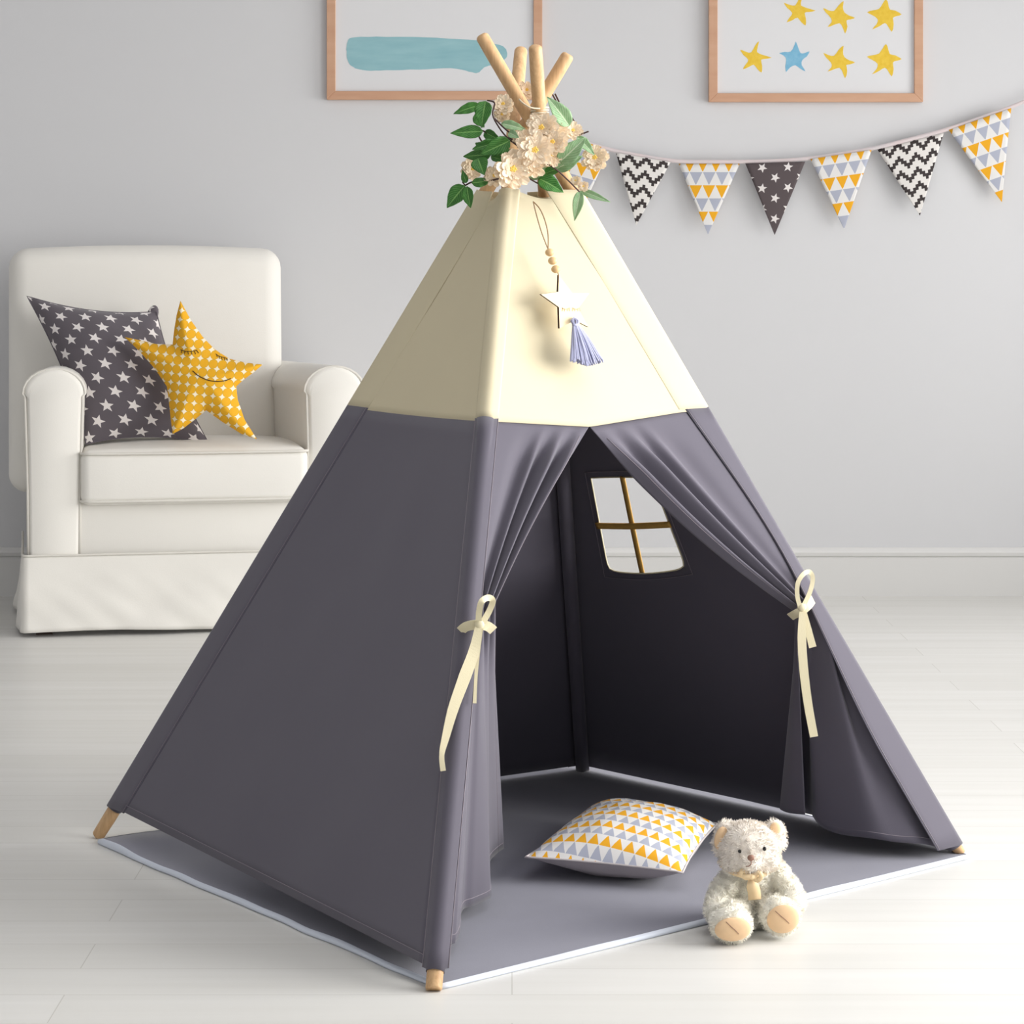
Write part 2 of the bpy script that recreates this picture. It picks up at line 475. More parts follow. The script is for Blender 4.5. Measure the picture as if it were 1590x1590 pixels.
# hem stitching on the left side panel
v, f = tube([pan(0, u/20, lerp(ZH[0], ZH[1], u/20)+.012, OFF-.008*math.sin(PI*u/20)+.0015) for u in range(1, 21)], .0006, 5)
obj('hem_stitching', v, f, 'stitch', tent)

# door flaps
def poly_at(pts, u):
    """arc-length parametrised polyline, softened by Catmull-Rom"""
    c = catmull(pts, 8); L = [0]
    for a, b2 in zip(c, c[1:]): L.append(L[-1]+(b2-a).length)
    s = u*L[-1]
    for k in range(len(c)-1):
        if L[k+1] >= s or k == len(c)-2:
            t = (s-L[k])/max(1e-9, L[k+1]-L[k]); return c[k].lerp(c[k+1], min(1, max(0, t)))
NU = 120
def flap(seam, tie, hem, upleat, lpleat, sag, name, ndir, stitch_w=.02, tie_u=None, hem_pow=1.0):
    us = [k/NU for k in range(NU+1)]
    T = [poly_at(seam, u) for u in us]; Q = [poly_at(tie, (tie_u(u) if tie_u else u)) for u in us]; Hm = [poly_at(hem, u**hem_pow) for u in us]
    rows = []; NV = 34
    for j in range(NV+1):
        v = j/NV; row = []
        for k, u in enumerate(us):
            p = T[k].lerp(Q[k], v)+sag(u)*math.sin(PI*v)
            row.append(p+ndir*upleat(u, v))
        rows.append(row)
    for j in range(1, NV+5):
        v = j/(NV+4); row = []
        for k, u in enumerate(us):
            t = v
            p = Q[k].lerp(Hm[k], t); base = upleat(u, 1)
            row.append(p+ndir*(base*(1-sm(v*3))+lpleat(u, v)))
        rows.append(row)
    v, f = grid(rows); o = solid(obj(name, v, f, 'grey_canvas', tent), .0014)
    edge = [r[-1]+ndir*.0 for r in rows]
    inn = [r[-6]+ndir*.0012 for r in rows]
    for e, rad in ((inn, .0006),):
        vv, ff = tube(e[2:], rad, 5); obj('stitching', vv, ff, 'stitch', o)
    hs = [rows[-2][k]+ndir*.0012 for k in range(NU+1)]
    vv, ff = tube(hs, .0006, 5); obj('hem_stitching', vv, ff, 'stitch', o)
    return o, rows
n1 = FN[1]
# left flap
PB = py_(1, 958); TY = PB.y
seam_at = lambda u: pan(1, u, ZM-(ZM-SL.z)*dipf(u)+.0005, OFF-.0022)
seamL = [seam_at(SU*k/8) for k in range(9)]
tieL = [PB+n1*.014+Vector((.000, 0, .0)), W(741, 950, TY+.004), W(752, 944, TY+.012), W(765, 938, TY+.03)]
hz_ = .03
hemL = [pz(1, .035)+n1*.015, G(697, 1469, hz_), G(707, 1463, hz_), G(714, 1440, hz_), G(717, 1414, hz_), G(732, 1407, hz_),
        G(757, 1396, hz_), G(763, 1388, hz_), G(757, 1362, hz_), G(760, 1338, hz_), G(770, 1326, hz_), G(783, 1317, hz_)]
def upL(u, v):
    k = max(0, (u-.42)/.58); e = math.sin(PI*min(1, v*1.15))**.7 if v < .87 else .62
    w = sm(v*4)*(1-.45*v)
    return (.017*math.sin(2*PI*(2.6*k**1.15)-.6)*sm(k*3) - .012*math.exp(-((u-.42)/.1)**2))*w
def loL(u, v): return .007*math.sin(2*PI*4.5*u+.7)*sm(v*3)*(1-.7*v)*sm(u*6)
flap(seamL, tieL, hemL, upL, loL, lambda u: Vector((-.012, 0, -.008))*u, 'door_flap', n1, tie_u=lambda u: u**1.25)
# right flap
PC = py_(2, 925); RY = PC.y
seamR = [seam_at(1-(1-SU)*k/8) for k in range(9)]
tieR = [PC+n1*.014, W(1256, 932, RY-.02), W(1246, 938, RY-.028), W(1236, 948, RY-.02)]
hy0 = FC.y+.0
hemR = [pz(2, .024)+n1*.016, W(1462, 1314, hy0-.015), W(1430, 1310, hy0-.045), W(1390, 1307, hy0-.05), W(1350, 1303, hy0-.035), W(1310, 1296, hy0),
        W(1280, 1283, hy0+.03), W(1264, 1268, hy0+.06), W(1250, 1258, hy0+.13), W(1228, 1252, hy0+.16), W(1211, 1255, hy0+.12), W(1224, 1262, hy0+.07), W(1250, 1265, hy0+.03)]
def upR(u, v):
    k = max(0, (u-.5)/.5); w = sm(v*4)*(1-.5*v)
    return (.016*math.sin(2*PI*2.7*k**1.1-.5)*sm(k*3) - .008*math.exp(-((u-.48)/.1)**2))*w
def loR(u, v): return .026*math.sin(2*PI*3.2*u**.9+.4)*sm(v*4)*(1-.75*v)*sm((u-.1)*5)*(1-sm((u-.72)/.1))
flap(seamR, tieR, hemR, upR, loR, lambda u: Vector((0.0, 0, -.022))*u**3, 'door_flap', n1, tie_u=lambda u: u**1.25)

# curtain ties: band, loop and two tails
def tie(name, parts_, knot):
    root = None
    for nm, pts, w in parts_:
        P = catmull([W(*q) for q in pts], 8); L = len(P)
        ww = [poly_w(w, k/(L-1)) for k in range(L)]
        v, f = ribbon(P, ww, th=.0009)
        if root is None: root = obj('curtain_tie', v, f, 'ribbon_cream', tent, smooth=False)
        else: obj(nm, v, f, 'ribbon_cream', root, smooth=False)
    v, f = sphere(W(*knot), .009, 1, .7, .9); obj('knot', v, f, 'ribbon_cream', root)
def poly_w(w, t):
    if isinstance(w, (int, float)): return w
    s = t*(len(w)-1); k = min(len(w)-2, int(s)); return lerp(w[k], w[k+1], s-k)
ty = TY-.045
tie('left', [('band', [(715, 980, ty+.012), (724, 973, ty+.003), (740, 970, ty), (756, 972, ty+.005), (766, 979, ty+.02)], .0165),
             ('loop', [(743, 968, ty-.004), (744, 950, ty-.012), (748, 934, ty-.02), (758, 928, ty-.008), (765, 933, ty+.004), (760, 948, ty+.006), (750, 966, ty)], .0105),
             ('tail', [(743, 972, ty-.006)]+[(x, y, py_(1, y).y-.034) for x, y in ((737, 1008), (722, 1050), (704, 1100), (692, 1145), (686, 1172), (688, 1197))], [.011, .019, .021, .018, .013, .0085, .009]),
             ('tail', [(746, 974, ty)]+[(x, y, py_(1, y).y-.02) for x, y in ((742, 1010), (739, 1050), (737, 1092))], [.010, .008, .0055, .0062])], (744, 970, ty-.004))
ry = RY-.05
tie('right', [('band', [(1227, 958, ry+.02), (1236, 953, ry), (1247, 947, ry-.004), (1257, 938, ry+.004), (1264, 928, ry+.04)], .0165),
              ('loop', [(1243, 945, ry-.006), (1238, 925, ry-.01), (1239, 905, ry-.012), (1248, 891, ry-.008), (1257, 888, ry+.004), (1262, 898, ry+.008), (1258, 918, ry+.004), (1248, 940, ry-.002)], .0085),
              ('tail', [(1246, 950, ry-.006), (1245, 990, ry-.014), (1248, 1040, ry-.02), (1255, 1095, ry-.022), (1264, 1144, ry-.022)], [.012, .0165, .017, .0165, .0155]),
              ('tail', [(1249, 950, ry), (1255, 978, ry-.006), (1262, 1005, ry-.008)], [.008, .0135, .0145])], (1245, 943, ry-.004))
# rope lashing round the crossing
PX = pz(3, 1.437)
pts = []
for k in range(100):
    a = k/18*2*PI; pts.append(PX+Vector((.0165*math.cos(a), .0165*math.sin(a), -.012+.028*k/100)))
v, f = tube(pts, .0019, 6); lash = obj('rope_lashing', v, f, 'rope', tent)
v, f = tube(catmull([W(806, 154, PX.y-.03), W(812, 160, PX.y-.035), W(824, 167, PX.y-.035), PX+Vector((.0, -.02, .01))], 6), .0016, 6); obj('rope_end', v, f, 'rope', lash)

# ------------------------------------------------------------------ floor mat
mc = [G(157, 1311), G(684, 1536), G(1503, 1333), G(911, 1186)]
def matpt(u, v):
    p = mc[0].lerp(mc[1], u).lerp(mc[3].lerp(mc[2], u), v); return p
mt = MB(); n = 60; rows = []
for j in range(n+1):
    rows.append([])
    for i in range(n+1):
        u, v = i/n, j/n; e = min(u, v, 1-u, 1-v); p = matpt(u, v)
        # the edge wavers a little, the cloth puckers near the left corner
        w = noise.noise(p*9)*.004*(1-sm(e*8))
        z = .0075+max(0, noise.noise(p*5))*.0025*(1-sm(e*5))+(.010*math.exp(-((u-.06)**2+(v-.05)**2)/.003))
        rows[-1].append(p+Vector((w, w, z)))
v, f = grid(rows); 
floor_mat = obj('floor_mat', v, f, 'mat_grey', None, origin=(CEN.x, CEN.y, 0)); tag(floor_mat, 'square padded grey floor mat with pale piped edge lying under the teepee', 'mat')
sk = []
edge = [(i/n, 0) for i in range(n)]+[(1, j/n) for j in range(n)]+[(1-i/n, 1) for i in range(n)]+[(0, 1-j/n) for j in range(n)]
cm = sum(mc, Vector())/4
ring = []
for a in range(len(edge)):
    u, v = edge[a]; p = rows[int(round(v*n))][int(round(u*n))]; d = (p-cm); d.z = 0; d.normalize()
    ring.append([p+Vector((0, 0, .001))-d*.002, p+d*.007+Vector((0, 0, -.0005)), Vector((p.x, p.y, 0))+d*.009+Vector((0, 0, .0035)), Vector((p.x, p.y, 0))+d*.007+Vector((0, 0, .0005)), Vector((p.x, p.y, .0005))-d*.004])
ring.append(ring[0]); v, f = grid(ring); obj('edge_piping', v, f, 'edge_piping', floor_mat)

# ------------------------------------------------------------------ cushions
def pillow_shape(out, T, nr=14, pw=.5, m=('x',), cz=None):
    """out: outline points (3D, roughly planar) -> front/back puffed surfaces round the centroid"""
    pass
def quad_cushion(name, c, T, ms, parent=None, uvs=(1, 1), pinch=.06, label=None, cat=None, n=26, pipe=None, bend=None, rim=None):
    """c: four corners TL, TR, BR, BL; ms: (front material, back material)"""
    nrm = (c[1]-c[0]).cross(c[3]-c[0]).normalized()
    if nrm.y > 0 and abs(nrm.y) > .5: nrm = -nrm
    if abs(nrm.z) > .7 and nrm.z < 0: nrm = -nrm
    cen = sum(c, Vector())/4
    def pt(i, j, s):
        u, v = i/n, j/n; a, b2 = 2*u-1, 2*v-1
        # edges drawn in between the corners
        pu = 1-pinch*(1-b2*b2)*1.0; pv = 1-pinch*(1-a*a)
        uu, vv = (a*pu+1)/2, (b2*pv+1)/2
        p = c[0].lerp(c[1], uu).lerp(c[3].lerp(c[2], uu), vv)
        h = (max(0, 1-a**2)**.55)*(max(0, 1-b2**2)**.55)*T/2
        w = noise.noise(p*14)*.10*h+noise.noise(p*30)*.04*h
        if bend: p = p+bend(a, b2)
        return p+nrm*s*(h+w)
    mb = MB(); g = [[pt(i, j, 1) for i in range(n+1)] for j in range(n+1)]; U = {}; V = {}
    for j in range(n+1):
        for i in range(n+1):
            U[i, j] = U[i-1, j]+(g[j][i]-g[j][i-1]).length if i else 0; V[i, j] = V[i, j-1]+(g[j][i]-g[j-1][i]).length if j else 0
    uvl = [(U[i, j]-U[n//2, j]+.5, V[i, n//2]-V[i, j]+.5) for j in range(n+1) for i in range(n+1)]
    for s, mi in ((1, 0), (-1, 1)):
        v, f = grid([[pt(i, j, s) for i in range(n+1)] for j in range(n+1)])
        if s < 0: f = [tuple(reversed(q)) for q in f]
        mb.add(v, f, mi, uvl)
    bmv = mb.build(name, list(ms), parent, origin=cen)
    if label: tag(bmv, label, cat)
    rim_ = [pt(i, 0, 0) for i in range(n)]+[pt(n, j, 0) for j in range(n)]+[pt(n-i, n, 0) for i in range(n)]+[pt(0, n-j, 0) for j in range(n)]
    v, f = tube(rim_, .0022, 6, closed=True)
    if pipe: obj('seam_edge', v, f, pipe, bmv)
    return bmv, pt, nrm
# triangle cushion lying in the tent
tc = [G(930, 1248, .055), G(1114, 1279, .055), G(1060, 1355, .045), G(816, 1331, .055)]
quad_cushion('scatter_cushion', tc, .115, ('tri_cushion', 'cushion_back'), uvs=(.34, .34), pinch=.05,
             label='square cushion with yellow and grey triangle print lying on the mat inside the teepee', cat='cushion', pipe='cushion_back')
# ------------------------------------------------------------------ armchair
TH = R(11); O = Vector((-1.487, 7.60, 0)); Wd = 1.04
chair = thing('armchair', 'white slipcovered armchair with rolled arms standing against the grey wall', 'armchair', O, TH)
def ch(x, y, z): return O+Matrix.Rotation(TH, 3, 'Z') @ Vector((x, y, z))
AW = .178; D = .69; SP = .06
def armprof(x0, x1, zt, inner_left):
    """cross section of an arm: a soft roll on a straight panel"""
    pts = []; xm = (x0+x1)/2; r = (x1-x0)/2
    pts.append((x0+.012, .245)); pts.append((x0+.010, .45)); pts.append((x0+.002, zt-r*.95))
    for k in range(0, 13):
        a = PI-PI*k/12; pts.append((xm+r*1.06*math.cos(a), zt-r*.86+r*.86*math.sin(a)))
    pts.append((x1-.002, zt-r*.95)); pts.append((x1-.010, .45)); pts.append((x1-.012, .245))
    return pts
def arm(side):
    x0, x1 = (0, AW) if side < 0 else (Wd-AW, Wd)
    P = armprof(x0, x1, .822, side); rows = []
    N = 16; ys = [0, .004, .012, .022]+[.022+(D-.03)*k/N for k in range(1, N+1)]
    for y in ys:
        ins = {0: .016, .004: .008, .012: .0025, .022: 0}.get(y, 0)
        sh = -.10*y/D if side > 0 else .05*y/D
        dz = -.012*(y/D)
        cx = (x0+x1)/2; row = []
        for (x, z) in P:
            zz = z-ins*(1 if z > .7 else .2)+(dz if z > .5 else 0)
            row.append(Vector((cx+(x-cx)*(1-ins/.09)+sh, y, zz)))
        rows.append(row)
    v, f = grid(rows); n = len(P); nv = len(v)
    f.append(tuple(range(n-1, -1, -1))); f.append(tuple(nv-n+k for k in range(n)))
    a = obj('arm', v, f, 'slipcover', chair, local=True)
    pv, pf = tube([Vector((q[0], .010, q[1]-.004)) if q[1] > .7 else Vector((q[0], .010, q[1])) for q in P], .0042, 8)
    pa = obj('piping', pv, pf, 'slipcover_piping', a, local=True)
arm(-1); arm(1)
rbox('seat_base', (AW-.02, .012, .235), (Wd-AW+.02, D, .44), .012, 'slipcover', chair)
bw0, bw1 = .10, Wd-.165-.03
def backpuff(q, d):
    t = (q.z+d.z/2)/d.z; e = (1-(2*q.x/d.x)**2)*(1-(2*t-1)**4)
    y = q.y - (.025*max(0, e) if q.y < 0 else 0) + .07*(t-.5)
    z = q.z+(.014*(1-(2*q.x/d.x)**2) if t > .8 else 0)
    return (q.x, y, z)
def bx(px, Y): return (px-795)/F*Y
rbox('backrest', (-.05, .44, .40), (.835, .66, 1.185), .06, 'slipcover', chair, seg=6, puff=backpuff)
# seat cushion with two piped seams
cx0, cx1, cy0, cy1, cz0, cz1 = AW-.008, Wd-AW+.004, -.028, .50, .398, .566
def seatpuff(q, d):
    e = (1-(2*q.x/d.x)**2)*(1-(2*q.y/d.y)**2); e = max(0, e)**.6
    z = q.z+(.022*e if q.z > 0 else 0)
    y = q.y-(.012*(1-(2*q.x/d.x)**2)*(1-(2*q.z/d.z)**2) if q.y < -d.y*.4 else 0)
    return (q.x, y, z)
seat = rbox('seat_cushion', (cx0, cy0, cz0), (cx1, cy1, cz1), .028, 'slipcover', chair, seg=5, puff=seatpuff)
for z in (cz0+.010, cz1-.012):
    r_ = .030; pts = []
    for (x, y, a0) in ((cx0+r_, cy0+r_, PI), (cx1-r_, cy0+r_, 1.5*PI), (cx1-r_, cy1-r_, 0), (cx0+r_, cy1-r_, .5*PI)):
        for k in range(6):
            a = a0+.5*PI*k/5; pts.append(Vector((x+r_*math.cos(a), y+r_*math.sin(a), z+.004*math.sin(x*9))))
    pts2 = []
    for a, b2 in zip(pts, pts[1:]+pts[:1]):
        m = max(1, int((b2-a).length/.03)); pts2 += [a.lerp(b2, k/m) for k in range(m)]
    pts2 = [p+Vector((0, -.008*(1-((p.x-Wd/2)/.35)**2) if p.y < .01 else 0, 0)) for p in pts2]
    v, f = tube(pts2, .0045, 8, closed=True); obj('piping', v, f, 'slipcover_piping', seat, local=True)
# skirt: a softly folded band hanging to just above the floor
per = [(0.0, D), (0.0, .0), (Wd, .0), (Wd, D)]
sp = []
for (a, b2) in zip(per, per[1:]):
    m = 70; sp += [Vector((lerp(a[0], b2[0], k/m), lerp(a[1], b2[1], k/m), 0)) for k in range(m)]
sp.append(Vector((Wd, D, 0)))
rows = []
for j in range(19):
    t = j/18; row = []
    for k, p in enumerate(sp):
        cenv = Vector((Wd/2, D/2, 0)); d = Vector((0, -1, 0)) if p.y < .001 else Vector((1 if p.x > .5 else -1, 0, 0))
        w = noise.noise(Vector((p.x*5+t*1.6, p.y*5, 3.1)))*.024*t+noise.noise(Vector((p.x*11-t*3, p.y*9, t*2)))*.007*t
        row.append(Vector((p.x, p.y, lerp(.248, .014+.004*math.sin(p.x*7), t)))+d*(.004+.014*t+w))
    rows.append(row)
v, f = grid(rows); sk = solid(obj('skirt', v, f, 'slipcover', chair, local=True), .003)
v, f = tube([p+(Vector((0, -.006, 0)) if p.y < .001 else Vector(((.006 if p.x > .5 else -.006), 0, 0)))+Vector((0, 0, .248)) for p in sp], .004, 6); obj('piping', v, f, 'slipcover_piping', sk, local=True)
for (x, y) in ((.06, .07), (Wd-.06, .07), (.06, D-.06), (Wd-.06, D-.06)):
    mb = MB(); mb.box((x-.025, y-.025, 0.0), (x+.025, y+.025, .24)); mb.build('leg', ['dark_wood'], chair, local=True, smooth=False)

# grey star cushion leaning on the left arm
gc = [W(42, 460, 7.92), W(243, 484, 7.97), W(324, 688, 7.84), W(134, 690, 7.76)]
gcush, gpt, gn = quad_cushion('throw_pillow', gc, .20, ('star_cushion', 'star_cushion'), uvs=(.42, .42), pinch=.10, cat='pillow', pipe='star_cushion',
             label='dark grey square pillow printed with white stars leaning on the armchair seat')
v, f = sphere(W(237, 488, 7.98), .030, .60, .35, 1.0, rot=Matrix.Rotation(R(18), 3, 'Y'))
obj('corner_tab', v, f, 'star_cushion', gcush, uvs=[(p.x*1.2, p.z*1.2) for p in v])

# yellow star pillow
SYB, SYT = 7.66, 7.79
def starY(py): return lerp(SYT, SYB, (py-468)/(681-468))
so = [(280, 467), (297, 498), (314, 522), (333, 542), (356, 557), (382, 563), (408, 566), (394, 578), (378, 590), (367, 600), (369, 620), (380, 652), (399, 682),
      (375, 674), (345, 655), (320, 637), (302, 652), (285, 665), (268, 674), (265, 650), (262, 622), (259, 600), (240, 572), (216, 545), (193, 523),
      (216, 528), (242, 534), (268, 535), (270, 515), (274, 490)]
sc2 = (308, 580)
def star_out(a):
    """outline radius (px) at angle a round the star's centre"""
    best = None; dx, dyy = math.cos(a), math.sin(a)
    for (x0, y0), (x1, y1) in zip(so, so[1:]+so[:1]):
        ax, ay = x0-sc2[0], y0-sc2[1]; ex, ey = x1-x0, y1-y0
        den = dx*ey-dyy*ex
        if abs(den) < 1e-9: continue
        r = (ax*ey-ay*ex)/den; s = (ax*dyy-ay*dx)/den
        if r > 0 and -1e-6 <= s <= 1+1e-6 and (best is None or r < best): best = r
    return best or 40
def star_edge_dist(x, y):
    d = 1e9
    for (x0, y0), (x1, y1) in zip(so, so[1:]+so[:1]):
        ex, ey = x1-x0, y1-y0; t = max(0, min(1, ((x-x0)*ex+(y-y0)*ey)/(ex*ex+ey*ey)))
        d = min(d, math.hypot(x-x0-ex*t, y-y0-ey*t))
    return d
def starpt(x, y, s=1):
    d = star_edge_dist(x, y); h = .105*(1-(1-min(1, d/50))**2)**.62/2
    p = W(x, y, starY(y)); nrm = Vector((.03, -1, .05)).normalized()
    return p+nrm*s*h
angs = []
for k in range(180): angs.append(2*PI*k/180)
for x, y in so: angs.append(math.atan2(y-sc2[1], x-sc2[0]) % (2*PI))
angs = sorted(angs); mb = MB(); NR = 16
for s in (1, -1):
    rows = []
    for j in range(NR+1):
        t = 1-(1-j/NR)**1.8 if False else math.sin(PI/2*j/NR)
        row = []
        for a in angs:
            r = star_out(a)*t; x, y = sc2[0]+r*math.cos(a), sc2[1]+r*math.sin(a)
            row.append(starpt(x, y, s) if j < NR else W(x, y, starY(y)))
        rows.append(row)
    v, f = grid(rows, True)
    if s < 0: f = [tuple(reversed(q)) for q in f]
    ca, sa = math.cos(R(6)), math.sin(R(6))
    mb.add(v, f, 0, [((p.x*ca-p.z*sa)*1.0, p.x*sa+p.z*ca) for p in v])
sp_ = mb.build('star_pillow', ['yellow_cushion'], None, origin=W(308, 680, 7.72))
tag(sp_, 'mustard yellow star-shaped pillow with stitched sleeping face on the armchair', 'pillow')
def crop2(x, y): return (190+x/6.36, 450+y/6.36)
def stitchline(pts, r, nm, parent=sp_, fn=None):
    q = catmull([Vector((*crop2(*p), 0)) for p in pts], 6); v, f = tube([starpt(a.x, a.y)+Vector((0, -.0012, 0)) for a in q], r, 6)
    return obj(nm, v, f, 'embroidery', parent)
stitchline([(710, 800), (770, 850), (850, 888), (940, 905), (1020, 898), (1080, 876)], .0014, 'mouth')
def eye(arc, lashes):
    mb = MB()
    for pts in [arc]+lashes:
        q = catmull([Vector((*crop2(*p), 0)) for p in pts], 5); v, f = tube([starpt(a.x, a.y)+Vector((0, -.0012, 0)) for a in q], .001, 6); mb.add(v, f)
    mb.build('closed_eye', ['embroidery'], sp_)
eye([(588, 592), (630, 606), (680, 608), (730, 603), (750, 596)], [[(600, 598), (596, 625)], [(632, 606), (630, 632)], [(662, 608), (668, 638)], [(694, 607), (704, 640)], [(722, 603), (738, 636)], [(745, 598), (766, 626)]])
eye([(928, 632), (955, 652), (990, 664), (1020, 672), (1046, 690)], [[(936, 638), (946, 664)], [(960, 654), (968, 682)], [(985, 662), (994, 692)], [(1008, 668), (1020, 696)], [(1030, 678), (1042, 702)]])

# ------------------------------------------------------------------ framed pictures
def picture(x0, x1, ytop, ybot, w, label, Yw=8.515):
    a, b2 = W(x0, ytop, Yw-.012), W(x1, ybot, Yw-.012); y1 = YB-.001; y0 = y1-.024; ww = w/F*Yw
    root = thing('picture_frame', label, 'picture', ((a.x+b2.x)/2, YB, b2.z))
    for nm, (p, q, r_, s_) in {'bottom': ((a.x, b2.z), (b2.x, b2.z), (b2.x-ww, b2.z+ww), (a.x+ww, b2.z+ww)),
                               'top': ((a.x, a.z), (b2.x, a.z), (b2.x-ww, a.z-ww), (a.x+ww, a.z-ww)),
                               'left': ((a.x, b2.z), (a.x, a.z), (a.x+ww, a.z-ww), (a.x+ww, b2.z+ww)),
                               'right': ((b2.x, b2.z), (b2.x, a.z), (b2.x-ww, a.z-ww), (b2.x-ww, b2.z+ww))}.items():
        vs = [Vector((c[0], y0, c[1])) for c in (p, q, r_, s_)]+[Vector((c[0], y1, c[1])) for c in (p, q, r_, s_)]
        fs = [(0, 1, 2, 3), (7, 6, 5, 4), (0, 4, 5, 1), (1, 5, 6, 2), (2, 6, 7, 3), (3, 7, 4, 0)]
        o = obj('frame_rail', vs, fs, 'frame_wood', root, smooth=False)
        md = o.modifiers.new('bevel', 'BEVEL'); md.width = .0012
    mb = MB(); mb.box((a.x+ww-.001, y0+.010, b2.z+ww-.001), (b2.x-ww+.001, y0+.016, a.z-ww+.001))
    sheet = mb.build('print_sheet', ['paper'], root, smooth=False)
    return root, y0+.0096
def paint(name, pts, Yp, m, parent, jag=0, closed=True, sub=4):
    c = catmull([Vector((x, y, 0)) for x, y in pts], sub, True) if sub > 1 else [Vector((x, y, 0)) for x, y in pts]
    vs = []
    for k, p in enumerate(c):
        j = Vector((random.uniform(-jag, jag), random.uniform(-jag, jag), 0)) if jag else Vector()
        vs.append(W(p.x+j.x, p.y+j.y, Yp))
    n = len(vs); cen = sum(vs, Vector())/n
    allv = [cen]+vs+[cen+Vector((0, .0006, 0))]+[v+Vector((0, .0006, 0)) for v in vs]
    fs = [(0, 1+k, 1+(k+1) % n) for k in range(n)]+[(1+k, n+2+k, n+2+(k+1) % n, 1+(k+1) % n) for k in range(n)]
    return obj(name, allv, fs, m, parent, smooth=False)
pic1, yp = picture(507, 842, -190, 154.5, 13.5, 'wood-framed painting of one teal brush stroke hanging behind the teepee poles')
st = [(541, 62), (552, 58), (600, 57), (680, 59), (740, 63), (776, 70), (784, 75), (788, 86), (778, 96), (762, 101), (752, 105), (742, 113), (728, 111), (700, 106), (650, 108), (600, 109), (570, 110), (548, 104), (540, 94), (538, 76)]
paint('teal_brush_stroke', st, yp-.0002, 'teal_paint', pic1, .5)
pic2, yp = picture(1101, 1434, -190, 158, 13.5, 'wood-framed picture of painted yellow and blue stars above the bunting')
def crop4(x, y): return (1080+x/4.184, 40+y/4.184)
shapes = [([(412, 100), (404, 140), (400, 172), (440, 190), (495, 208), (450, 216), (425, 222), (432, 262), (430, 304), (400, 280), (378, 252), (345, 268), (308, 282), (326, 250), (344, 222), (312, 190), (290, 156), (330, 170), (362, 172), (388, 128)], 'yellow_paint'),
          ([(652, 102), (666, 138), (682, 176), (710, 178), (742, 166), (722, 200), (694, 222), (690, 256), (714, 296), (676, 276), (648, 256), (614, 270), (588, 300), (584, 264), (590, 220), (574, 194), (542, 178), (580, 170), (618, 168), (640, 134)], 'blue_paint'),
          ([(962, 130), (958, 168), (968, 204), (1000, 224), (1036, 238), (1004, 250), (980, 256), (986, 296), (972, 340), (955, 300), (936, 274), (900, 284), (858, 298), (884, 268), (880, 240), (848, 206), (830, 176), (864, 190), (900, 194), (930, 156)], 'yellow_paint'),
          ([(1238, 118), (1252, 150), (1262, 184), (1298, 192), (1338, 216), (1304, 228), (1282, 240), (1288, 280), (1276, 330), (1252, 296), (1230, 272), (1196, 292), (1148, 314), (1176, 280), (1184, 248), (1150, 222), (1114, 202), (1154, 190), (1192, 180), (1216, 146)], 'yellow_paint')]
for pts, m in shapes: paint('painted_star', [crop4(*p) for p in pts], yp-.0002, m, pic2, .25, sub=2)
# the row above, of which the photograph shows the tips
for (dx, dyy, k, m) in ((285, -305, 0, 'yellow_paint'), (0, -290, 2, 'yellow_paint'), (0, -290, 3, 'yellow_paint')):
    paint('painted_star', [crop4(x+dx, y+dyy) for x, y in shapes[k][0]], yp-.0002, m, pic2, .25, sub=2)

# ------------------------------------------------------------------ bunting
bunt = thing('bunting', 'string of patterned triangular pennants hung across the grey wall on the right', 'bunting', W(1200, 250, 8.5))
BY = 8.50
flags = [((864, 208), (947, 232), (899, 335), 'pennant_triangles'), ((956, 237), (1041, 252), (988, 350), 'pennant_zigzag'), ((1054, 254), (1149, 254), (1099, 364), 'pennant_triangles'),
         ((1157, 254), (1250, 251), (1203, 365), 'pennant_stars'), ((1258, 247), (1353, 233), (1311, 356), 'pennant_triangles'),
         ((1362, 231), (1466, 206), (1428, 335), 'pennant_zigzag'), ((1473, 202), (1570, 168), (1556, 314), 'pennant_triangles')]
lbl = {'pennant_zigzag': 'black and white zigzag pennant', 'pennant_stars': 'dark grey pennant with white stars', 'pennant_triangles': 'pennant with yellow and grey triangles'}
for a, b2, c, m in flags:
    A, B, T = [W(*p, BY) for p in (a, b2, c)]; n = 14; rows = []; uvs = []
    wd = (B-A).length; ht = ((A+B)/2-T).length
    for j in range(n+1):
        t = j/n; row = []
        for i in range(n+1):
            u = i/n; p = A.lerp(B, u).lerp(T, t); p = p+Vector((0, -.004*math.sin(PI*u)*(1-t)-.006*math.sin(t*3+a[0]), 0))
            p.y = min(p.y, YB-.004); row.append(p); uvs.append(((u-.5)*wd*(1-t)+.5*.0445*(2 if m != 'pennant_zigzag' else 1), -t*ht+.045*4+.029))
        rows.append(row)
    v, f = grid(rows); solid(obj('pennant', v, f, m, bunt, uvs=uvs, label=lbl[m]), .0008)
tp = [(836, 196), (864, 206), (900, 219), (950, 233), (1000, 243), (1050, 250), (1100, 251), (1150, 251), (1203, 250), (1255, 246), (1305, 239), (1357, 230), (1410, 217), (1470, 201), (1520, 184), (1570, 166), (1630, 140), (1700, 104)]
v, f = ribbon(catmull([W(x, y, BY-.001) for x, y in tp], 5), .013, th=.0008); obj('hanging_tape', v, f, 'bunting_tape', bunt)

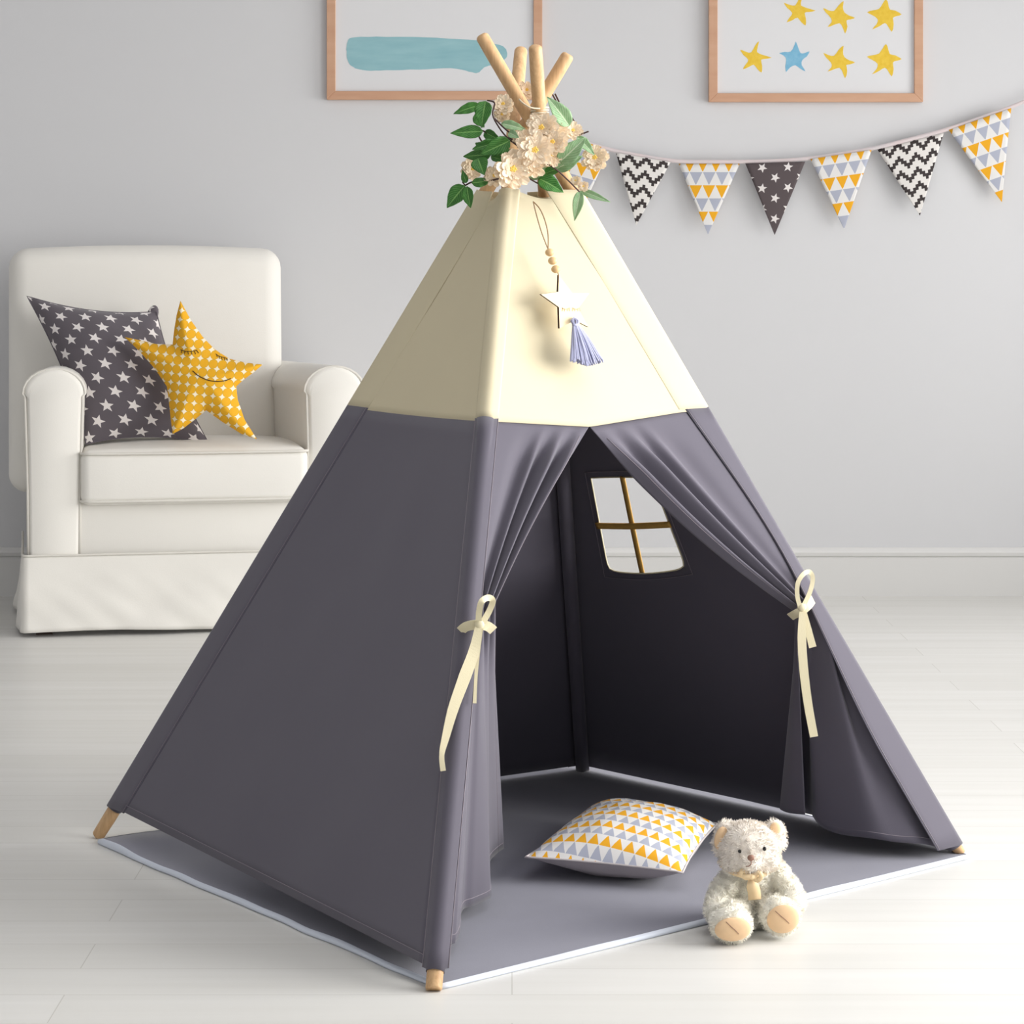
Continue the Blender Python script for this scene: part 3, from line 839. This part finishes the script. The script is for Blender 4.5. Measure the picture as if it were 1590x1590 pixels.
# ------------------------------------------------------------------ star pendant on the cream panel
def fp(px, py, off=.0105):  # a point just in front of the tent's door face
    return hit(1, px, py, OFF+off)
pend = thing('hanging_pendant', 'wooden sleeping star pendant with beads and lilac tassel on the cream door panel', 'pendant', fp(880, 480))
v, f = tube(catmull([fp(828, 313, .002), fp(832, 330), fp(840, 358), fp(849, 382), fp(852, 388)], 8), .0011, 6); cd = obj('cord', v, f, 'cord', pend)
v, f = tube(catmull([fp(828, 313, .002), fp(838, 324), fp(846, 342), fp(851, 364), fp(851, 388)], 8), .0011, 6); obj('cord', v, f, 'cord', pend)
for (x, y) in ((853.5, 392), (858, 405), (863, 418)):
    v, f = sphere(fp(x, y), .0088, 1, 1, .86, 16, 10); obj('bead', v, f, 'bead_wood', pend)
v, f = tube([fp(866, 423), fp(869, 434, .007)], .0010, 6); obj('cord', v, f, 'cord', pend)
stp = [(868, 427), (889, 455), (916, 455), (898, 479), (914, 508), (893, 497), (869, 510), (868, 477), (840, 457), (867, 453)]
fr = [fp(x, y, .0095) for x, y in stp]; bk = [fp(x, y, .0045)+Vector((-.0035, 0, 0)) for x, y in stp]
n = 10; cf = sum(fr, Vector())/n; cb = sum(bk, Vector())/n
obj('wooden_star', fr+bk+[cf, cb], [(20, k, (k+1) % n) for k in range(n)]+[(21, 10+(k+1) % n, 10+k) for k in range(n)]+[(k, 10+k, 10+(k+1) % n, (k+1) % n) for k in range(n)],
    ['plywood', 'ply_edge'], pend, smooth=False, fm=[0]*20+[1]*10)
mb = MB()
for ex in (873, 889):
    arc = [fp(ex+dx, 478+2.2*(1-(dx-6)**2/36), .0103) for dx in (0, 3, 6, 9, 12)]
    v, f = tube(arc, .0005, 5); mb.add(v, f)
    for dx in (1, 4, 8, 11):
        v, f = tube([fp(ex+dx, 479, .0103), fp(ex+dx+(dx-6)*.15, 483, .0103)], .0004, 5); mb.add(v, f)
mb.build('engraved_eyes', ['bead_wood'], pend)
# tassel of yarn strands
mb = MB()
for k in range(150):
    a = random.uniform(0, 2*PI); r = math.sqrt(random.random()); tx = 893.5+4*math.cos(a)*r; bx_ = 912+27*math.cos(a)*r; by_ = 566-6*abs(math.cos(a)*r)+random.uniform(-5, 3)-.06*(912-bx_)
    o = .016+.009*math.sin(a)*r
    v, f = tube(catmull([fp(tx, 503, .016+.004*math.sin(a)), fp(lerp(tx, bx_, .42), 525, o), fp(lerp(tx, bx_, .75), 546, o), fp(bx_, by_, o)], 4), .0015, 5); mb.add(v, f)
ts = mb.build('tassel', ['tassel'], pend)
mb = MB()
for k in range(40):
    a = random.uniform(0, 2*PI); c, s = math.cos(a), math.sin(a)
    v, f = tube(catmull([fp(891, 493, .014), fp(893+7*c, 498, .016+.006*s), fp(893.5+4.2*c, 504, .016+.004*s)], 4), .0012, 5); mb.add(v, f)
mb.build('tassel_head', ['tassel'], ts)
pts = [fp(893.5+5*math.cos(a*.5), 503+.5*(a/12), .016+.0065*math.sin(a*.5)) for a in range(0, 60)]
v, f = tube(pts, .0009, 5); obj('tassel_binding', v, f, 'tassel', ts)

# ------------------------------------------------------------------ flower garland round the poles
gy = pz(1, 1.34).y
gar = thing('flower_garland', 'peach blossom and green leaf garland wound round the crossed teepee poles', 'garland', W(820, 235, CEN.y))
YG = CEN.y
vines = [[(757, 156, -.07), (768, 160, -.09), (765, 178, -.1), (775, 198, -.11), (788, 214, -.12), (806, 228, -.13)],
         [(768, 184, -.1), (783, 199, -.1), (800, 212, -.11), (812, 216, -.12)],
         [(776, 212, -.09), (790, 214, -.1), (805, 222, -.12)],
         [(858, 147, .02), (866, 160, .0), (880, 172, -.02), (891, 188, -.05), (900, 206, -.09)],
         [(862, 146, .02), (868, 158, .01)],
         [(843, 252, -.13), (862, 262, -.13), (880, 278, -.12), (900, 298, -.11)],
         [(815, 273, -.13), (830, 282, -.13), (850, 292, -.12), (870, 298, -.11)],
         [(722, 288, -.08), (735, 282, -.09), (752, 282, -.1), (772, 278, -.12), (800, 270, -.12)],
         [(722, 288, -.08), (718, 282, -.08)],
         [(742, 208, -.08), (750, 222, -.09), (770, 238, -.1), (788, 250, -.12)],
         [(738, 203, -.08), (752, 204, -.09), (770, 222, -.1)],
         [(886, 236, -.09), (897, 230, -.09), (912, 226, -.09)], [(897, 212, -.09), (904, 208, -.09), (914, 204, -.09)],
         [(880, 200, -.08), (905, 214, -.09), (918, 228, -.09), (924, 240, -.09)]]
for vn in vines:
    v, f = tube(catmull([W(x, y, YG+d) for x, y, d in vn], 6), .0017, 6); obj('vine', v, f, 'stem_brown', gar)
# the main vine: a loop that rests on the poles
loop = []
for k in range(26):
    a = 2*PI*k/26; cx = (818-795)/F*YG; loop.append(Vector((cx+.062*math.cos(a), YG+.062*math.sin(a), 1.345+.018*math.sin(2*a+1)+.006*math.cos(3*a))))
v, f = tube(catmull(loop, 3, True), .0028, 7, closed=True); obj('vine', v, f, 'stem_brown', gar)
def leaf(b0, t0, w, d0, d1, pale=0, tilt=0, label=None):
    a, b2 = W(b0[0], b0[1], YG+d0), W(t0[0], t0[1], YG+d1); t = (b2-a); L = t.length
    s = t.cross(Vector((0, 1, 0))).normalized(); s = (s*math.cos(tilt)+Vector((0, 1, 0))*math.sin(tilt)).normalized(); n = s.cross(t).normalized()
    if n.y > 0: n = -n
    rows = []; uvs = []; N = 12; M = 8; ww = w/F*YG/2/max(.3, math.cos(tilt))
    for i in range(N+1):
        q = i/N; half = ww*(math.sin(PI*min(1, q**.72)))**.85*(1-.25*q) *1.18 if 0 < q < 1 else .0003
        row = []
        for j in range(M+1):
            r = 2*j/M-1
            p = a+t*q+s*half*r+n*(abs(r)*half*.35-.18*L*math.sin(PI*q)*.5*0+.10*L*(q*(1-q))*2-.0+.0012*math.sin(q*22)*abs(r))
            row.append(p); uvs.append((j/M, q))
        rows.append(row)
    v, f = grid(rows); return solid(obj('leaf', v, f, 'leaf_pale' if pale else 'leaf_green', gar, uvs=uvs), .0005)
D1 = -.09
LV = [((745, 163), (704, 177), 17, 0), ((754, 157), (748, 199), 27, 0), ((738, 176), (752, 198), 18, 0), ((750, 204), (699, 207), 21, 0), ((752, 205), (778, 218), 17, 0),
      ((792, 218), (745, 240), 27, 0), ((770, 222), (733, 232), 18, 0), ((763, 240), (719, 243), 20, 0), ((752, 230), (738, 222), 12, 0), ((742, 246), (752, 272), 27, 0), ((762, 243), (784, 250), 13, 0),
      ((724, 284), (718, 264), 11, 0), ((722, 288), (694, 323), 27, 0), ((725, 289), (731, 323), 18, 0), ((732, 284), (764, 280), 15, 0),
      ((884, 196), (849, 150), 27, 1), ((778, 192), (817, 202), 15, 1), ((868, 253), (910, 213), 30, 1), ((896, 212), (923, 241), 16, 1), ((862, 263), (905, 242), 22, 1),
      ((838, 273), (884, 256), 15, 0), ((836, 277), (875, 299), 26, 0), ((822, 276), (848, 258), 18, 1), ((901, 296), (892, 343), 17, 1), ((901, 296), (948, 314), 12, 1), ((790, 206), (806, 214), 14, 1), ((800, 232), (790, 252), 22, 0)]
for k, (a, b2, w, p) in enumerate(LV):
    dd = D1-.012*((k*7) % 4); leaf(a, b2, w*.92, dd, dd+random.uniform(-.015, .015), p, random.uniform(-.35, .35))
def blossom(c, rpx, d, seed, yc=0):
    rnd = random.Random(seed); cen = W(c[0], c[1], YG+d); rad = rpx/F*YG
    face = Vector((rnd.uniform(-.3, .3), -1, rnd.uniform(-.1, .45))).normalized(); a, b2 = frame(face)
    mb = MB()
    for lay, (np_, r0, lift, sc) in enumerate(((9, .12, .02, 1.0), (8, .10, .28, .84), (7, .07, .50, .64), (5, .04, .62, .42))):
        for k in range(np_):
            th = 2*PI*(k+rnd.uniform(-.2, .2))/np_+lay*.5; L = rad*sc*rnd.uniform(.88, 1.08); wd = L*.62*rnd.uniform(.9, 1.15)
            dirv = a*math.cos(th)+b2*math.sin(th); sd = -a*math.sin(th)+b2*math.cos(th); rows = []
            N, M = 7, 8
            for i in range(N+1):
                q = i/N; row = []
                for j in range(M+1):
                    r = 2*j/M-1; half = wd*.5*math.sin(PI*(.12+.62*q))**.8*(1.0 if q < .9 else .93)
                    reach = q*(1-.12*r*r*q)-.07*q*q*(1 if abs(r) < .13 else 0)-.03*q*abs(math.sin(r*8))
                    up = lift*L*(.25+.75*q**.6)+.16*L*q*q*(1 if lay < 2 else .5)+.05*L*math.sin(r*9+k)*q+abs(r)*.10*L*q
                    row.append(cen+dirv*(r0*rad+reach*L*(1-.25*lift))+sd*half*r+face*(up-.15*rad))
                rows.append(row)
            v, f = grid(rows); mb.add(v, f)
    o = mb.build('blossom', ['petal'], gar)
    mb = MB()
    for k in range(14):
        th = k*2.4; rr = rad*.17*math.sqrt(k/14); v, f = sphere(cen+a*rr*math.cos(th)+b2*rr*math.sin(th)+face*rad*.36, rad*.055, n=6, m=4); mb.add(v, f)
    mb.build('flower_center', ['flower_yellow'], o)
for k, (c, r, d) in enumerate([((842, 199), 24, -.13), ((830, 233), 27, -.155), ((859, 222), 21, -.14), ((794, 264), 29, -.15), ((826, 256), 22, -.135), ((866, 206), 17, -.11), ((889, 204), 15, -.09),
                               ((924, 246), 21, -.10), ((782, 163), 16, -.075), ((780, 178), 13, -.06), ((817, 140), 14, .03), ((733, 262), 17, -.06), ((768, 274), 17, -.11), ((894, 281), 8, -.10), ((906, 289), 8, -.10), ((857, 240), 18, -.13), ((812, 217), 16, -.12)]):
    blossom(c, r, d, 100+k)
# ------------------------------------------------------------------ teddy bear
def blob_mesh(name, blobs, vox, mats, parent):
    mb = MB()
    for c, rx, ry, rz, rot in blobs:
        v, f = sphere(c, 1, rx, ry, rz, 20, 14, rot=rot); mb.add(v, f)
    o = obj(name, mb.v, mb.f, mats, parent)
    md = o.modifiers.new('r', 'REMESH'); md.mode = 'VOXEL'; md.voxel_size = vox
    md = o.modifiers.new('s', 'SMOOTH'); md.factor = .6; md.iterations = 7
    return bake(o)
def chain(a, b2, ra, rb, n=6): return [(a.lerp(b2, k/n), lerp(ra, rb, k/n), lerp(ra, rb, k/n), lerp(ra, rb, k/n), None) for k in range(n+1)]
yb = 4.33
bear = thing('teddy_bear', 'cream plush teddy bear with tan foot pads sitting at the edge of the grey mat', 'teddy bear', (G(1172, 1440).x, yb, 0))
hc = W(1162, 1317, 4.300)
blobs = [(hc, .054, .048, .046, None), (hc+Vector((-.012, -.012, -.016)), .040, .036, .028, None), (hc+Vector((.018, -.010, -.014)), .036, .036, .028, None),
         (W(1166, 1339, 4.262), .021, .020, .016, None),
         (W(1170, 1362, 4.33), .034, .034, .03, None), (W(1172, 1388, 4.335), .045, .042, .044, None), (W(1172, 1407, 4.335), .049, .046, .038, None)]
# ears: shallow cups
blobs += [(W(1121, 1305, 4.305), .017, .012, .028, Matrix.Rotation(R(12), 3, 'Y')), (W(1128, 1287, 4.305), .019, .012, .015, None),
          (W(1203, 1289, 4.315), .019, .012, .019, None), (W(1210, 1305, 4.315), .013, .012, .02, None)]
blobs += chain(W(1138, 1360, 4.325), W(1117, 1392, 4.300), .021, .022)+chain(W(1117, 1392, 4.300), W(1113, 1414, 4.265), .022, .0215)
blobs += chain(W(1208, 1356, 4.33), W(1224, 1382, 4.305), .021, .022)+chain(W(1224, 1382, 4.305), W(1233, 1400, 4.275), .022, .021)
fl, fr2 = W(1135, 1435, 4.205), W(1211, 1422, 4.235)
fl.z = max(fl.z, .031); fr2.z = max(fr2.z, .033)
blobs += chain(W(1156, 1423, 4.315), fl+Vector((.006, .035, .002)), .029, .026)+[(fl, .036, .024, .031, None)]
blobs += chain(W(1190, 1418, 4.32), fr2+Vector((-.004, .035, 0)), .029, .026)+[(fr2, .034, .024, .032, Matrix.Rotation(R(-8), 3, 'Y'))]
blobs += [(Vector((W(1172, 1425, 4.34).x, 4.34, .036)), .052, .046, .034, None)]
body = blob_mesh('body', blobs, .0034, ['fur_cream', 'fur_grey'], bear)
off = Vector(bear.location)
def furry(o, n, length, width, mi_fn, avoid=None):
    """grow short curly tufts out of the surface, as part of the same mesh"""
    me = o.data; me.calc_loop_triangles(); tri = me.loop_triangles; cum = []; s = 0
    for t in tri: s += t.area; cum.append(s)
    import bisect
    vs = [v.co.copy() for v in me.vertices]; fs = [tuple(p.vertices) for p in me.polygons]; fm = []
    for p in me.polygons: fm.append(mi_fn(p.center))
    for _ in range(n):
        t = tri[min(len(tri)-1, bisect.bisect(cum, random.random()*s))]
        a, b2, c = [me.vertices[k].co for k in t.vertices]; r1_, r2_ = random.random(), random.random()
        if r1_+r2_ > 1: r1_, r2_ = 1-r1_, 1-r2_
        p = a+(b2-a)*r1_+(c-a)*r2_; nn = t.normal
        if avoid and avoid(p): continue
        flow = noise.noise_vector(p*85)*.9+noise.noise_vector(p*30)*.6+Vector((0, 0, -.25))
        d = (nn+flow*.8).normalized(); e = (nn+flow*1.7+noise.noise_vector(p*200)*.5).normalized(); side = d.cross(nn+Vector((.01, .02, 0))).normalized()*width
        L = length*random.uniform(.6, 1.2); k = len(vs); m1 = p+d*L*.5; t1 = m1+e*L*.5
        vs += [p-side, p+side, m1+side*.8, m1-side*.8, t1]
        fs += [(k, k+1, k+2, k+3), (k+3, k+2, k+4)]; i = mi_fn(p); fm += [i, i]
    m2 = bpy.data.meshes.new(o.name); m2.from_pydata(vs, [], fs)
    for m in me.materials: m2.materials.append(m)
    for i, p in enumerate(m2.polygons): p.use_smooth = True; p.material_index = fm[i]
    m2.update(); o.data = m2
hz0 = W(1162, 1352, 4.29).z
pads = [(W(1138, 1443, fl.y-.021), .031, .010, .020, Matrix.Rotation(R(-4), 3, 'Y')), (W(1216, 1427, fr2.y-.021), .028, .010, .024, Matrix.Rotation(R(-14), 3, 'Y'))]
def inpad(p):
    q = p+off
    for c, rx, ry, rz, rot in pads:
        l = rot.transposed() @ (q-c)
        if (l.x/(rx*.95))**2+(l.z/(rz*.95))**2 < 1 and l.y < .012: return True
    return False
furry(body, 26000, .0062, .0006, lambda p: 1 if (p+off).z > hz0+.004 else 0, inpad)
for c, rx, ry, rz, rot in pads:
    v, f = sphere(c, 1, rx, ry, rz, 24, 14, rot=rot)
    v = [Vector((p.x, p.y, max(p.z, .002))) for p in v]
    fpad = obj('foot_pad', v, f, 'plush_tan', bear, label='tan plush foot pad')
    seam = catmull([c+rot @ Vector((x*rx, -ry*math.sqrt(max(0, 1-x*x-z*z))-.0004, z*rz)) for x, z in ((-.35, .75), (-.1, .35), (.1, .05), (.28, -.3))], 5)
    v, f = tube(seam, .0006, 5); obj('seam', v, f, 'nose_brown', fpad)
def ear_in(c, rx, rz, rot):
    v, f = sphere(c, 1, rx, .006, rz, 16, 10, rot=rot); obj('inner_ear', v, f, 'plush_tan', bear)
ear_in(W(1120, 1302, 4.292), .012, .021, Matrix.Rotation(R(12), 3, 'Y')); ear_in(W(1204, 1286, 4.302), .010, .010, None)
for x, y, yy, r in ((1148.5, 1322, 4.2555, .0030), (1187, 1318, 4.2535, .0034)):
    v, f = sphere(W(x, y, yy), r, 1, .8, 1.1); obj('eye', v, f, 'eye_black', bear)
v, f = sphere(W(1166, 1332, 4.2395), .0062, 1.0, .6, .85); obj('nose', v, f, 'nose_brown', bear)
v, f = tube(catmull([W(1166, 1337, 4.2385), W(1166, 1342, 4.2385), W(1162, 1345, 4.240), W(1158, 1345, 4.242)], 4), .0008, 5); obj('mouth', v, f, 'nose_brown', bear)
# satin ribbon: collar, bow loops, tail
P = catmull([W(1122, 1340, 4.305), W(1131, 1351, 4.276), W(1146, 1358, 4.258), W(1165, 1361, 4.252), W(1185, 1358, 4.264), W(1201, 1348, 4.29), W(1206, 1342, 4.325), W(1166, 1348, 4.372)], 6, True)
v, f = ribbon(P+[P[0]], .008, th=.0007); rb = obj('neck_ribbon', v, f, 'satin_ribbon', bear, label='peach satin ribbon')
v, f = ribbon(catmull([W(1168, 1361, 4.262), W(1168, 1372, 4.262), W(1171, 1385, 4.267), W(1172, 1397, 4.270)], 6), [lerp(.009, .022, sm(k/9)) for k in range(19)], th=.0007); obj('ribbon_tail', v, f, 'satin_ribbon', rb)
v, f = ribbon(catmull([W(1166, 1361, 4.258), W(1156, 1352, 4.252), W(1150, 1356, 4.253), W(1158, 1363, 4.256), W(1166, 1361, 4.258)], 5), .008, th=.0007); obj('bow_loop', v, f, 'satin_ribbon', rb)
v, f = ribbon(catmull([W(1168, 1361, 4.258), W(1178, 1355, 4.252), W(1182, 1361, 4.253), W(1176, 1367, 4.256), W(1168, 1361, 4.258)], 5), .008, th=.0007); obj('bow_loop', v, f, 'satin_ribbon', rb)
v, f = sphere(W(1167, 1361, 4.256), .0055); obj('ribbon_knot', v, f, 'satin_ribbon', rb)

# ------------------------------------------------------------------ light and camera
def area(name, loc, rot, sx, sy, e, col=(1, 1, 1), spread=180):
    l = bpy.data.lights.new(name, 'AREA'); l.shape = 'RECTANGLE'; l.size = sx; l.size_y = sy; l.energy = e; l.color = col
    o = bpy.data.objects.new(name, l); C.objects.link(o); o.location = loc; o.rotation_euler = rot; l.spread = R(spread); return o
for i, (y0, y1) in enumerate(WIN):
    area('window_daylight', (XR+.2, (y0+y1)/2, 1.5), (0, R(90), 0), 2.1, y1-y0, (122, 45)[i], (1, .985, .96), 125)
area('ceiling_fill', (1.0, 4.0, ZC-.03), (0, 0, 0), 2.0, 2.6, 14, (1, 1, 1))  # added fill light under the ceiling, not a fixture of the room
w = bpy.data.worlds.new('World'); bpy.context.scene.world = w; w.use_nodes = True
w.node_tree.nodes['Background'].inputs[0].default_value = (.93, .96, 1, 1); w.node_tree.nodes['Background'].inputs[1].default_value = .50
cam = bpy.data.cameras.new('Camera'); co = bpy.data.objects.new('Camera', cam); C.objects.link(co)
co.location = (0, 0, H); co.rotation_euler = (R(90), 0, 0); cam.sensor_width = 36; cam.sensor_fit = 'HORIZONTAL'; cam.lens = F/1590*36
cam.shift_y = -(795-HY)/1590; cam.clip_end = 60
S = bpy.context.scene; S.camera = co
S.view_settings.view_transform = 'Standard'; S.view_settings.look = 'None'; S.view_settings.gamma = 1; S.view_settings.use_curve_mapping = False
S.view_settings.exposure = .15
